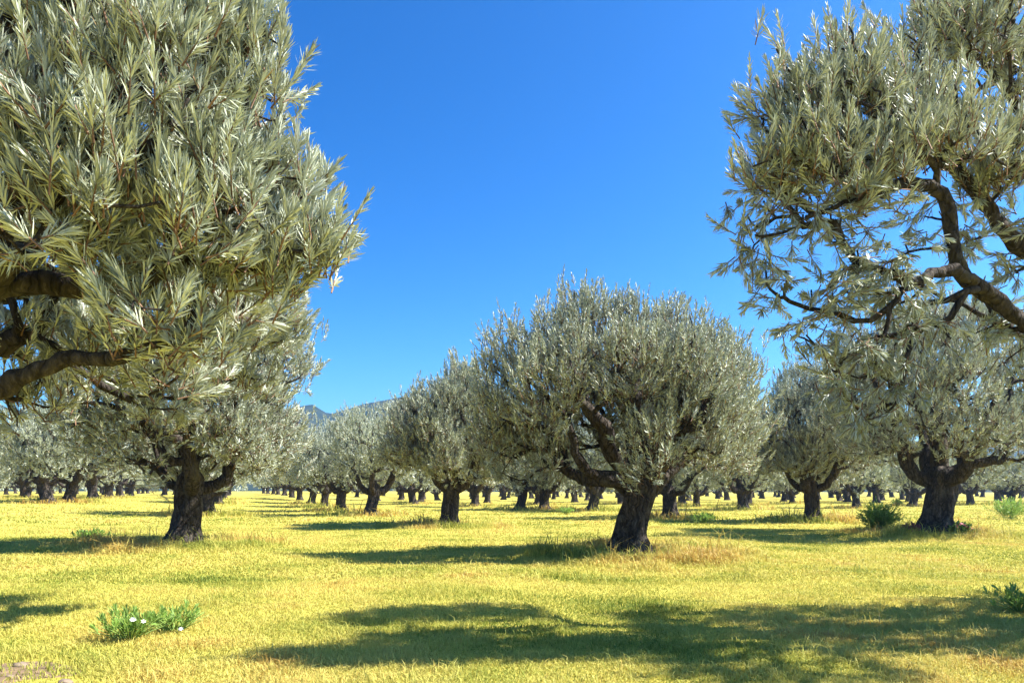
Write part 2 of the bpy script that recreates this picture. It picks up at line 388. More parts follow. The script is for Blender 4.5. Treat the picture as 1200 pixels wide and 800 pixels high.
def leaves_mesh(S0, SD, SL, R, per, llen, lwid, fine, stems, curl=.25, phase_spread=1.0):
    """bottle-brush shoots: narrow leaves set round each stem; S0 starts, SD directions, SL lengths"""
    S = len(S0)
    ref = np.where(np.abs(SD[:, 2:3]) > .9, np.array([[1.0, 0, 0]]), np.array([[0, 0, 1.0]]))
    U = nrm(np.cross(SD, ref)); W = np.cross(SD, U)
    t = np.tile(np.linspace(.22, 1.0, per), (S, 1)) + R.normal(0, .03, (S, per))
    ph = np.arange(per)[None] * 2.39996 + R.random((S, 1)) * 6.28 + R.normal(0, .35, (S, per))
    al = np.radians(62 - 48 * np.clip(t, 0, 1) ** 1.1) + R.normal(0, .16, (S, per))
    bend = np.array([0, 0, 1.0]) * .16
    base = S0[:, None] + SD[:, None] * (SL[:, None] * t)[..., None] + bend * (SL[:, None] * t ** 2)[..., None]
    rad = np.cos(ph)[..., None] * U[:, None] + np.sin(ph)[..., None] * W[:, None]
    D = nrm(np.cos(al)[..., None] * SD[:, None] + np.sin(al)[..., None] * rad)
    Nn = nrm(np.sin(al)[..., None] * SD[:, None] - np.cos(al)[..., None] * rad + R.normal(0, .22, D.shape))   # upper face looks towards the shoot tip
    Nn = nrm(Nn - D * np.sum(Nn * D, -1, keepdims=True))
    ln = llen * (.62 + .62 * R.random((S, 1)) ** .8) * (.8 + .4 * R.random((S, per))) * np.where(t > .9, .75, 1.0); wd = lwid * (.75 + .5 * R.random((S, per)))
    tint = np.clip(R.normal(.46, .16, (S, 1)) + R.normal(0, .12, (S, per)), 0, .97)
    tint = np.where(R.random((S, per)) < .006, 1.0, tint)
    B, D, Nn, ln, wd, tint = base.reshape(-1, 3), D.reshape(-1, 3), Nn.reshape(-1, 3), ln.reshape(-1, 1), wd.reshape(-1, 1), tint.ravel()
    side = np.cross(D, Nn); n = len(B); cv = curl * (R.random((n, 1)) * 1.3 - .25)
    if fine:
        def at(f): return B + D * ln * f + Nn * ln * cv * f * f
        a, b = at(.33), at(.72)
        V = np.stack([B, a + side * wd * .46, a - side * wd * .46, b + side * wd * .40, b - side * wd * .40, at(1.0)], 1).reshape(-1, 3)
        k = np.arange(n) * 6
        T = np.concatenate([np.stack([k, k + 1, k + 2], -1), np.stack([k + 3, k + 5, k + 4], -1)])
        Q = np.stack([k + 1, k + 3, k + 4, k + 2], -1); ti = np.repeat(tint, 6)
    else:
        V = np.stack([B, B + D * ln * .5 + side * wd * .5, B + D * ln + Nn * ln * cv, B + D * ln * .5 - side * wd * .5], 1).reshape(-1, 3)
        k = np.arange(n) * 4
        T = None; Q = np.stack([k, k + 1, k + 2, k + 3], -1); ti = np.repeat(tint, 4)
    m3 = None if T is None else np.zeros(len(T), int); m4 = np.zeros(len(Q), int)
    if stems:
        A = S0; C = S0 + SD * SL[:, None] + bend * SL[:, None]; Mi = S0 + SD * SL[:, None] * .5 + bend * SL[:, None] * .25
        r = .0055
        o = len(V); ring = []
        for pnt, rr in ((A, 1.3), (Mi, 1.0), (C, .6)):
            for j in range(3):
                g = 2.0944 * j; ring.append(pnt + (math.cos(g) * U + math.sin(g) * W) * r * rr * stems)
        VV = np.stack(ring, 1).reshape(-1, 3); kk = np.arange(S) * 9 + o
        qs = [np.stack([kk + l * 3 + j, kk + l * 3 + (j + 1) % 3, kk + l * 3 + 3 + (j + 1) % 3, kk + l * 3 + 3 + j], -1) for l in range(2) for j in range(3)]
        V = np.concatenate([V, VV]); qs = np.concatenate(qs); Q = np.concatenate([Q, qs]); m4 = np.concatenate([m4, np.ones(len(qs), int)])
        ti = np.concatenate([ti, np.full(len(VV), .5)])
    return mesh_from('crown', V, T, Q, m3, m4, smooth=fine, tint=ti)

def grow(seed, fork, limbs, lobes, n_attr, r_limb, shoots, per, llen, lwid, fine, stems, slen=.34, spread=.22,
         shell=.35, up=.75, r_tip=.011, path_w=.33, sides=(9, 6, 4), droop=0.0, spikes=.15, min_r=0.0):
    """limbs: polylines from the fork; lobes: (centre, radii, weight). Returns limb meshes and the crown mesh."""
    R = np.random.default_rng(seed)
    pos, par, lid, plen = [], [], [], []
    for li, pl in enumerate(limbs):
        pts = resample(pl, .09 if sides[0] >= 12 else .22); prev = -1; acc = 0
        for i, q in enumerate(pts):
            if 0 < i < len(pts) - 1: q = q + R.normal(0, .011 if sides[0] >= 12 else .022, 3)
            if i: acc += np.linalg.norm(q - pos[-1])
            pos.append(q); par.append(prev); lid.append(li); plen.append(acc); prev = len(pos) - 1
    roots_end = len(pos)
    # attractors: where the leafy shoots sit
    vol = np.array([w * np.prod(r) ** .75 for c, r, w, *_ in lobes]); cnt = np.maximum(3, np.round(vol / vol.sum() * n_attr)).astype(int)
    AT, AO, AU = [], [], []
    cc = np.mean([l[0] for l in lobes], axis=0)
    for (c, r, w, *x), k in zip(lobes, cnt):
        AU.append(np.full(k, x[0] if x else up))
        d = nrm(R.normal(0, 1, (k, 3))); d[:, 2] = np.where(d[:, 2] < -.7, -d[:, 2] * .7, d[:, 2]); d = nrm(d)
        rad = (shell + (1 - shell) * R.random((k, 1)) ** .6)
        p = np.asarray(c) + d * rad * np.asarray(r)
        AT.append(p); AO.append(nrm(d + .55 * nrm(p - cc)))
    AT, AO, AU = np.concatenate(AT), np.concatenate(AO), np.concatenate(AU)
    sp = R.random(len(AT)) < spikes
    AT[sp, 2] += np.where(AO[sp, 2] > .2, R.uniform(.1, .38, sp.sum()), 0)
    order = np.argsort(np.linalg.norm(AT - fork, axis=1)); AT, AO, AU = AT[order], AO[order], AU[order]
    cap = roots_end + len(AT) * 14
    PA = np.zeros((cap, 3)); PA[:roots_end] = pos; PLn = np.zeros(cap); PLn[:roots_end] = plen; m = roots_end
    tips = []
    for a in range(len(AT)):
        q = AT[a]; d = np.linalg.norm(PA[:m] - q, axis=1)
        cost = d + path_w * PLn[:m]
        cost[:roots_end] += np.where(PLn[:roots_end] < .35, 1.2, 0)
        j = int(np.argmin(cost)); dist = d[j]
        pd = PA[j] - PA[par[j]] if par[j] >= 0 else np.array([0, 0, .2]); pd = pd / max(np.linalg.norm(pd), 1e-6)
        seg = int(min(12, max(2, dist / .17)))
        c1 = PA[j] + pd * dist * .36 + R.normal(0, .05, 3) * dist; c2 = q - (AO[a] * .5 + np.array([0, 0, .4 - droop])) * dist * .3
        prev = j
        for s in range(1, seg + 1):
            t = s / seg; e = 1 - t
            w = e ** 3 * PA[j] + 3 * e * e * t * c1 + 3 * e * t * t * c2 + t ** 3 * q
            if s < seg: w = w + R.normal(0, .012, 3)
            PA[m] = w; PLn[m] = PLn[prev] + np.linalg.norm(w - PA[prev]); par.append(prev); lid.append(lid[prev]); prev = m; m += 1
        tips.append(prev)
    PA = PA[:m]
    nt_ = np.zeros(m); nt_[tips] = 1
    kids = [[] for _ in range(m)]
    for i in range(m - 1, -1, -1):
        if par[i] >= 0: nt_[par[i]] += nt_[i]; kids[par[i]].append(i)
    big = max(nt_[[i for i in range(roots_end) if par[i] < 0]].max(), 2)
    pw = math.log(big) / math.log(max(r_limb / r_tip, 1.5))
    rad = r_tip * np.maximum(nt_, 1) ** (1 / pw)
    rad[:roots_end] = np.maximum(rad[:roots_end], r_limb * .55 * (1 - .7 * np.array([PLn[i] / 4.5 for i in range(roots_end)]).clip(0, .95)))
    tb = [Tubes() for _ in limbs]
    stack = [(i, -1) for i in range(roots_end) if par[i] < 0]
    while stack:
        i, p = stack.pop(); chain = [p, i] if p >= 0 else [i]; own = rad[i]
        while kids[chain[-1]]:
            ks = sorted(kids[chain[-1]], key=lambda k: -nt_[k])
            for k in ks[1:]: stack.append((k, chain[-1]))
            chain.append(ks[0])
        if len(chain) < 2: continue
        rr = np.array([rad[k] for k in chain]);
        if p >= 0: rr[0] = min(rr[0], own * 1.25)
        if rr.max() < min_r: continue
        s = sides[0] if rr[0] > .07 else (sides[1] if rr[0] > .025 else sides[2])
        tb[lid[i]].tube(PA[chain], rr, s, .07 if rr[0] > .05 else 0, seed + i)
    limb_meshes = [t.mesh('limb') for t in tb if t.n]
    # shoots
    k = len(AT) * shoots; own = np.repeat(np.arange(len(AT)), shoots)
    S0 = AT[own] + R.normal(0, spread, (k, 3)) * np.array([1, 1, .8])
    SD = nrm(AO[own] * .62 + np.array([0, 0, 1.0]) * (AU[own] - droop)[:, None] + R.normal(0, .30, (k, 3)))
    SL = slen * (.6 + .7 * R.random(k)); S0 = S0 - SD * SL[:, None] * .4
    return limb_meshes, leaves_mesh(S0, SD, SL, R, per, llen, lwid, fine, stems)

def auto_tree(seed, H, Rc, n_attr, shoots, per, llen, lwid, fine, stems, r_tr=.42, fork_h=1.65, lean=None, sides=44, min_r=0.0, slen=.36, nl=None):
    rng = np.random.default_rng(seed + 1000); U = rng.uniform
    lean = np.array([U(-.35, .35), U(-.3, .3)]) if lean is None else np.array(lean)
    top = np.array([lean[0], lean[1], fork_h])
    path = [(0, 0, -.25), (lean[0] * .1, lean[1] * .1, .12), (lean[0] * .75 + U(-.07, .07), lean[1] * .7, fork_h * .55), tuple(top)]
    tr = trunk_mesh(path, r_tr * 1.2, r_tr * .82, r_tr * .80, rng, sides, step=.07 if sides > 30 else .16)
    nl = nl or int(rng.integers(3, 5)); a0 = U(0, 6.28); limbs = []
    z0 = H * .555; rz = H * .445
    for i in range(nl):
        a = a0 + i * 6.283 / nl + U(-.35, .35); rr = Rc * U(.5, .68); k = U(-.3, .3)
        d = np.array([math.cos(a), math.sin(a), 0]); e = np.array([-d[1], d[0], 0])
        b = top + d * r_tr * .12 + np.array([0, 0, -.38])
        hz = U(.75, 1.15) * (H - fork_h) * .55
        limbs.append([b, b + d * rr * .38 + np.array([0, 0, .32]) + e * k * .3, b + d * rr * .66 + np.array([0, 0, hz * .55]) + e * k, b + d * rr + np.array([0, 0, hz]) + e * k * 1.4])
    if nl < 4: limbs.append([top + np.array([0, 0, -.2]), top + np.array([U(-.2, .2), U(-.2, .2), .7]), top + np.array([U(-.4, .4), U(-.4, .4), (H - fork_h) * .55])])
    lobes = []
    ctr = np.array([lean[0] * 1.2, lean[1] * 1.2, z0])
    nlob = 30
    for i in range(nlob):
        f = (i + .5) / nlob; zz = 1 - 1.72 * f; ph = i * 2.39996 + U(-.35, .35); q = math.sqrt(max(0, 1 - zz * zz))
        rl = U(.17, .37) * Rc
        wv = U(.60, .93)
        c = ctr + np.array([math.cos(ph) * q * Rc * wv, math.sin(ph) * q * Rc * wv, zz * rz * U(.62, .80)])
        lobes.append((c, (rl * .88, rl * .88, rl * U(.95, 1.4)), 1.0))
    ns = 7
    for i in range(ns):                                        # the low skirt of foliage round the fork
        ph = i * 6.283 / ns + U(-.3, .3); wv = U(.5, .8); rl = U(.2, .3) * Rc
        lobes.append((np.array([ctr[0] + math.cos(ph) * Rc * wv, ctr[1] + math.sin(ph) * Rc * wv, fork_h + U(.75, 1.35)]), (rl, rl, rl * .8), .9, .35))
    lobes.append((ctr + np.array([0, 0, .3]), (Rc * .55, Rc * .55, rz * .55), .5))
    fork = top
    lm, cr = grow(seed, fork, limbs, lobes, n_attr, r_tr * .58, shoots, per, llen, lwid, fine, stems, min_r=min_r, slen=slen)
    return tr, lm, cr

def assemble(tr, lm, cr, loc, label, group=None, rot=0.0, scale=1.0):
    t = empty('olive_tree', loc); t.rotation_euler.z = rot; t.scale = (scale,) * 3
    tag(t, label, 'tree', group)
    if tr is not None: link('trunk', tr, [M_BARK], t)
    for l in lm: link('limb', l, [M_BARK], t)
    link('crown', cr, [M_LEAF, M_STEM], t)
    return t
def copy_tree(src, loc, label, group, rot, scale):
    c = src.copy(); COL.objects.link(c); c.location = loc; c.rotation_euler.z = rot; c.scale = scale
    if 'group' in c.keys(): del c['group']
    tag(c, label, 'tree', group)
    for ch in src.children:
        d = ch.copy(); d.parent = c; COL.objects.link(d)
    return c

def local(pl, base):                                            # photo-measured world points -> the tree's own space
    return [np.asarray(p) - base for p in pl]

def build_centre(t):
    Z = t['y']; base = np.array([t['x'], Z, tz(t['x'], Z)])
    rng = np.random.default_rng(77)
    path = local([P(739, 660, Z), P(739, 640, Z), P(741, 612, Z), P(752, 568, Z)], base)
    tr = trunk_mesh(path, .54, .36, .42, rng, 64, roots=.65)
    fork = path[-1]
    q = lambda px, py, dz=0.0: P(px, py, Z + dz) - base
    limbs = [
        [q(748, 578), q(722, 562, -.3), q(690, 553, -.6), q(674, 530, -.8), q(671, 505, -.9), q(655, 478, -1.0), q(630, 455, -.9)],
        [q(750, 574), q(728, 548, -.2), q(712, 520, -.5), q(708, 498, -.7), q(690, 480, -.8), q(678, 440, -.5)],
        [q(756, 572), q(757, 535, .2), q(748, 505, 0), q(744, 470, -.4), q(752, 420, .1)],
        [q(762, 575), q(772, 540, -.3), q(792, 512, -1.0), q(812, 497, -1.6), q(830, 470, -1.8)],
        [q(760, 575), q(790, 545, .8), q(820, 525, 1.3), q(860, 520, 1.5)],
        [q(752, 575), q(735, 545, 1.0), q(700, 510, 1.9), q(690, 470, 2.4)],
    ]
    s = Z / F_PX
    LB = [(592, 408, 0, 36), (578, 470, -.3, 40), (610, 500, .4, 40), (590, 530, .6, 30), (640, 396, -.6, 44), (640, 470, -1.6, 46), (680, 372, -.4, 42), (665, 430, -1.4, 44), (705, 420, .8, 60),
          (735, 385, -.2, 44), (745, 425, -1.8, 46), (780, 395, .3, 46), (800, 430, -1.6, 50), (760, 460, 1.5, 70), (838, 420, -.2, 44), (840, 465, -1.3, 46), (805, 470, -1.4, 36), (868, 462, .2, 36), (876, 505, .8, 30), (575, 520, .3, 30), (600, 556, .6, 24), (860, 545, .6, 28),
          (856, 508, -.6, 44), (825, 520, -1.7, 38), (770, 535, -1.8, 40), (690, 500, 2.0, 70), (780, 490, 2.4, 80), (640, 520, 1.0, 50), (850, 500, 1.8, 60), (655, 358, .2, 14), (806, 385, .2, 20), (735, 364, 0, 14), (690, 362, 0, 16), (640, 545, -.2, 26)]
    lobes = [(q(a, b + 17 * (b < 440), c), (r * s * .69, r * s * .69, r * s * 1.16), 1.0) for a, b, c, r in LB]
    lm, cr = grow(501, fork, limbs, lobes, 980, .29, 7, 22, .125, .025, False, 1.0, slen=.42, spread=.2, shell=.4, up=.85, spikes=.25)
    assemble(tr, lm, cr, base, t['label'])

def build_left():
    Z = 5.6; x = -5.9; base = np.array([x, Z, tz(x, Z)])
    rng = np.random.default_rng(9)
    A = lambda px, py, z: P(px, py, z) - base
    fk = np.array([.35, -.1, 2.0])
    path = [(0, 0, -.25), (.03, 0, .12), (.2, -.05, 1.1), tuple(fk)]
    tr = trunk_mesh(path, .55, .42, .52, rng, 48)
    limbs = [
        [fk + np.array([.0, 0, -.2]), A(-60, 480, 5.2), A(20, 446, 5.0), A(85, 418, 4.9), A(130, 422, 4.8), A(175, 405, 5.1), A(230, 370, 5.3)],
        [fk + np.array([.1, 0, -.1]), A(-110, 400, 5.2), A(-20, 335, 4.8), A(0, 290, 4.7), A(20, 225, 4.6), A(95, 195, 4.5), A(170, 175, 4.4), A(225, 120, 4.4)],
        [fk + np.array([-.1, .1, -.1]), A(-150, 350, 6), A(-60, 250, 6.0), A(80, 200, 5.9), A(200, 215, 5.6), A(300, 210, 5.3)],
        [fk + np.array([-.2, .1, -.1]), np.array([-.6, .3, 3.0]), np.array([-1.2, .6, 4.2]), np.array([-1.6, .8, 5.0])],
        [fk + np.array([.0, -.1, -.1]), np.array([.6, -.5, 3.2]), np.array([1.0, -.4, 4.3]), np.array([1.7, -.3, 5.2])],
        [fk + np.array([.0, .2, -.1]), A(-80, 380, 6.4), A(60, 330, 6.6), A(180, 330, 6.8), A(260, 370, 8.0), A(310, 380, 9.0)],
    ]
    LB = [(40, 40, 4.6, 95), (150, 20, 4.5, 90), (255, 20, 4.7, 85), (300, 60, 4.8, 62), (215, 100, 4.4, 85), (325, 122, 4.9, 62), (95, 130, 4.2, 85), (20, 160, 4.3, 80), (248, 178, 4.6, 82), (318, 195, 4.9, 50),
          (150, 215, 4.3, 80), (60, 250, 4.1, 75), (230, 265, 4.4, 80), (310, 260, 4.7, 75), (365, 305, 4.9, 52), (330, 330, 5.0, 52), (110, 290, 4.5, 60), (240, 330, 4.9, 70), (170, 345, 5.2, 70), (160, 392, 4.5, 40), (190, 370, 4.4, 44), (235, 400, 4.7, 44),
          (205, 395, 5.2, 55), (290, 370, 5.4, 56), (130, 430, 6.2, 60), (40, 330, 6.0, 70), (220, 440, 6.0, 50), (60, 470, 6.6, 55), (180, 90, 5.9, 120), (60, 120, 5.9, 130), (270, 240, 6.0, 110), (130, 270, 6.2, 110), (360, 240, 5.4, 36), (10, 400, 5.8, 60), (382, 296, 4.9, 54), (362, 326, 5.0, 50), (352, 250, 4.9, 54), (345, 205, 5.1, 44), (330, 350, 10.6, 50), (300, 372, 10.2, 54), (310, 345, 9.0, 62), (335, 385, 9.3, 50), (290, 400, 8.8, 54), (300, 445, 9.6, 44), (255, 420, 8.2, 50), (200, 465, 8.6, 44)]
    lobes = [(A(a - 14, b + 4, c), ((r - 14) * c / F_PX,) * 3, 1.0) for a, b, c, r in LB]
    lobes += [(np.array(c), (1.0, 1.0, .9), .45) for c in ((-1.6, .6, 4.6), (-2.4, 1.2, 3.6), (-1.4, -1.4, 3.8), (-.6, 1.8, 4.6), (.2, -1.6, 4.6), (.0, .3, 5.6), (1.4, .2, 5.5), (2.0, 1.0, 5.4), (-2.3, -.3, 3.4), (.3, 2.4, 3.8))]
    lm, cr = grow(303, fk, limbs, lobes, 1350, .17, 5, 50, .112, .0105, True, 1.0, slen=.25, spread=.085, shell=.3, up=.72, r_tip=.007, sides=(14, 8, 5), spikes=.1)
    assemble(tr, lm, cr, base, 'near olive tree leaning in from the left with large silvery leaf sprays')

def build_right():
    Z = 8.8; x = 8.2; base = np.array([x, Z, tz(x, Z)])
    rng = np.random.default_rng(19)
    A = lambda px, py, z: P(px, py, z) - base
    fk = np.array([-.5, -.2, 2.1])
    path = [(0, 0, -.25), (-.03, 0, .12), (-.28, -.05, 1.1), tuple(fk)]
    tr = trunk_mesh(path, .6, .45, .55, rng, 48)
    limbs = [
        [fk + np.array([0, 0, -.2]), A(1260, 410, 8.2), A(1200, 375, 7.8), A(1150, 343, 7.6), A(1125, 315, 7.5), A(1115, 270, 7.4), A(1105, 225, 7.3), A(1060, 215, 7.1), A(1000, 235, 7.0), A(945, 255, 6.9)],
        [fk + np.array([.1, 0, -.1]), A(1265, 330, 8.3), A(1200, 292, 8.0), A(1165, 255, 7.9), A(1140, 215, 7.7), A(1090, 170, 7.6), A(1040, 140, 7.5)],
        [fk + np.array([-.1, 0, -.15]), A(1250, 418, 7.9), A(1190, 372, 7.7), A(1125, 320, 7.3), A(1085, 325, 7.1), A(1050, 350, 7.0), A(1035, 400, 7.0), A(1020, 440, 7.0)],
        [fk + np.array([.1, 0, -.1]), A(1290, 290, 8.6), A(1240, 190, 8.6), A(1190, 120, 8.5), A(1150, 70, 8.3), A(1110, 50, 8.2)],
        [fk + np.array([.1, .1, -.1]), np.array([.5, .5, 3.2]), np.array([1.2, .8, 4.4]), np.array([1.8, 1.2, 5.2])],
        [fk + np.array([.0, .2, -.1]), np.array([-.6, 1.0, 3.1]), np.array([-1.2, 1.8, 4.0]), np.array([-2.2, 2.4, 4.8])],
        [fk + np.array([.0, -.2, -.1]), np.array([-.2, -1.0, 3.1]), np.array([-.6, -1.6, 4.2]), np.array([-.6, -1.8, 5.2])],
    ]
    LB = [(972, 80, 7.2, 46), (985, 125, 7.1, 60), (905, 130, 7.1, 44), (935, 175, 7.0, 60), (890, 200, 6.9, 46), (905, 240, 6.9, 50), (965, 210, 7.0, 70), (1035, 150, 7.2, 58), (1050, 195, 6.9, 52), (1110, 170, 7.2, 60),
          (1085, 30, 7.8, 46), (1140, 40, 7.8, 55), (1180, 30, 7.9, 55), (1190, 90, 8.1, 40), (1175, 190, 7.5, 55), (880, 285, 6.9, 34), (955, 262, 7.0, 34), (1010, 235, 7.1, 40), (1090, 140, 7.5, 44), (1010, 110, 7.3, 40), (940, 120, 7.3, 44), (900, 320, 6.9, 20),
          (1000, 320, 7.1, 46), (960, 350, 7.0, 36), (1040, 330, 7.1, 44), (1000, 390, 7.1, 40), (1050, 400, 7.2, 44), (985, 430, 7.2, 36), (1040, 455, 7.3, 40), (1075, 375, 7.4, 40), (1000, 478, 7.3, 28), (905, 345, 6.9, 18), (960, 420, 7.0, 22), (1178, 262, 7.9, 34), (1148, 222, 7.8, 30), (1190, 325, 8.2, 34), (1130, 285, 7.7, 22), (1165, 190, 7.6, 44), (1085, 250, 7.6, 22), (1112, 288, 7.9, 26), (1062, 292, 7.4, 24), (1010, 480, 7.4, 30), (935, 395, 7.0, 24),
          (1060, 90, 7.6, 30), (1150, 400, 8.0, 40)]
    lobes = [(A(a + 10, b + 4, c), ((r * .88 - 3) * c / F_PX,) * 3, .62 if b > 235 else 1.0, -.2 if b > 235 else .75) for a, b, c, r in LB]
    for a, b, c, r in ((985, 125, 9.0, 44), (935, 175, 9.3, 40), (965, 210, 9.6, 50), (1050, 160, 9.2, 50), (1110, 180, 9.6, 50), (900, 215, 8.9, 34), (1080, 60, 9.2, 44), (1150, 60, 9.6, 50)):
        lobes.append((A(a, b, c), (r * c / F_PX,) * 3, .5, .75))
    lobes += [(np.array(c), (1.05, 1.05, .85), .55) for c in ((.6, .4, 5.6), (1.6, .4, 4.9), (2.4, 1.2, 4.0), (1.2, -1.4, 4.4), (2.6, -.6, 3.8), (.3, .3, 6.8), (-.8, -1.2, 6.2), (-.4, -2.4, 6.2), (.6, -1.2, 5.4)
                                                                 )]
    lm, cr = grow(404, fk, limbs, lobes, 1600, .125, 4, 40, .102, .0115, True, 1.0, slen=.27, spread=.11, shell=.3, up=.6, r_tip=.009, sides=(14, 8, 5), droop=.12, spikes=.12)
    assemble(tr, lm, cr, base, 'near olive tree reaching in from the right with shaded drooping twigs')

def build_orchard():
    MID, FAR = [], []
    R = random.Random(8)
    k_mid = k_far = 0
    for t in TREES:
        loc = (t['x'], t['y'], tz(t['x'], t['y']) - .03)
        if t['tier'] == 'hero_c': build_centre(t); continue
        if t['tier'] == 'near':
            big = {31: .56, 21: .43, 11: .42, 41: .44}[t['seed']]
            lean = {31: (.25, 0), 21: (.35, -.1), 11: (.15, 0), 41: (-.1, 0)}[t['seed']]
            fh = {31: 2.2, 21: 1.95, 11: 1.95, 41: 1.9}[t['seed']]
            tr, lm, cr = auto_tree(t['seed'], t['H'], t['R'], 1000, 7, 18, .15, .030, False, 1.2, r_tr=big, fork_h=fh, lean=lean)
            assemble(tr, lm, cr, loc, t['label'], t['group']); continue
        pool = MID if t['tier'] == 'mid' else FAR
        nv = 6 if t['tier'] == 'mid' else 8
        rot = R.uniform(0, 6.28)
        i = k_mid if t['tier'] == 'mid' else k_far
        if t['tier'] == 'mid': k_mid += 1
        else: k_far += 1
        if i < nv:
            if t['tier'] == 'mid': tr, lm, cr = auto_tree(60 + i, 6.8, 3.4 * R.uniform(.86, 1.1), 460, 6, 13, .20, .046, False, 0, r_tr=.45, sides=28, fork_h=1.75)
            else: tr, lm, cr = auto_tree(80 + i, 6.8, 3.4 * R.uniform(.8, 1.12), 240, 4, 9, .34, .095, False, 0, r_tr=.45, sides=16, min_r=.03, slen=.5, fork_h=1.75)
            o = assemble(tr, lm, cr, loc, t['label'], t['group'], rot); o.scale = (t['R'] / 3.4, t['R'] / 3.4, t['H'] / 6.8)
            pool.append(o)
        else:
            copy_tree(pool[R.randrange(nv)], loc, t['label'], t['group'], rot, (t['R'] / 3.4, t['R'] / 3.4, t['H'] / 6.8))
    # the wood closing the far end of the orchard, one mass
    g = np.random.default_rng(12); n = 5200
    X = g.uniform(-330, 330, n); Y = 245 + g.uniform(-25, 60, n); h = 6.2 + 1.4 * vnoise(X, Y, 9, 3)
    Zz = .6 + h * g.random(n) ** .7
    S0 = np.stack([X, Y, Zz], -1); SD = nrm(np.stack([g.normal(0, .5, n), g.normal(0, .5, n), np.full(n, 1.0)], -1))
    me = leaves_mesh(S0, SD, np.full(n, 1.0), g, 7, 1.3, .5, False, 0)
    tag(link('far_wood', me, [M_LEAF]), 'hazy mass of trees closing the far end of the orchard', 'wood', kind='stuff')

# ------------------------------------------------------------------ small plants and stones
def bush(seed, loc, rx, rz, n, name, label, llen=.05, lwid=.025, mat=M_BUSH, group=None, upb=.5):
    R = np.random.default_rng(seed)
    t = empty(name, loc); tag(t, label, 'shrub' if name != 'wild_plant' else 'plant', group)
    tb = Tubes(); S0 = []; SD = []
    for i in range(n):
        a = R.random() * 6.28; q = math.sqrt(R.random()); el = R.random()
        tip = np.array([math.cos(a) * rx * q, math.sin(a) * rx * q, rz * (.35 + .65 * math.sqrt(max(0, 1 - q * q)) * (.6 + .5 * R.random()))])
        if i < 40: tb.tube([np.array([tip[0] * .1, tip[1] * .1, -.02]), np.array([tip[0] * .5, tip[1] * .5, tip[2] * .5]), tip], [.008, .006, .003], 4)
        f = R.uniform(.2, 1.0)
        S0.append(tip * np.array([f, f, f])); SD.append(np.array([math.cos(a) * q * .8, math.sin(a) * q * .8, upb]) + R.normal(0, .3, 3))
    cr = leaves_mesh(np.array(S0), nrm(np.array(SD)), np.full(n, rz * .28), R, 12, llen, lwid, True, .6)
    link('stem', tb.mesh('stem'), [M_GSTEM], t); link('foliage', cr, [mat, M_GSTEM], t)
    return t

def flower(parent, at, r, mat, mat_c, petals=6, name='flower'):
    V = []; T = []
    up = Vector((.25, -.6, .8)).normalized(); u = up.orthogonal().normalized(); v = up.cross(u)
    for i in range(petals):
        a = 6.283 * i / petals; d = u * math.cos(a) + v * math.sin(a); s = u * -math.sin(a) + v * math.cos(a); b = len(V)
        V += [d * r * .08, d * r * .6 + s * r * .3 + up * r * .18, d * r + up * r * .1, d * r * .6 - s * r * .3 + up * r * .18]; T += [(b, b + 1, b + 2), (b, b + 2, b + 3)]
    me = mesh_from(name, np.array([tuple(p) for p in V]), T)
    o = link(name, me, [mat], parent, at)
    tb = Tubes(); c = np.array(up) * r * .05
    tb.tube([c - np.array(up) * r * .1, c, c + np.array(up) * r * .12], [r * .1, r * .22, r * .15], 8)
    link('flower_centre', tb.mesh('flower_centre'), [mat_c], o)
    return o

def stone(loc, s, seed, label, mat):
    import bmesh
    bm = bmesh.new(); bmesh.ops.create_icosphere(bm, subdivisions=3, radius=1)
    for v in bm.verts:
        k = 1 + .28 * mnoise.noise(v.co * 1.3 + Vector((seed * 3.1, 0, 0))) + .1 * mnoise.noise(v.co * 3.5 + Vector((seed, 2, 0)))
        v.co = Vector((v.co.x * s * k * 1.3, v.co.y * s * k, v.co.z * s * k * .6))
    me = bpy.data.meshes.new('stone'); bm.to_mesh(me); bm.free()
    for p in me.polygons: p.use_smooth = True
    o = link('stone', me, [mat], None, loc); tag(o, label, 'stone', 'loose stones in the grass')

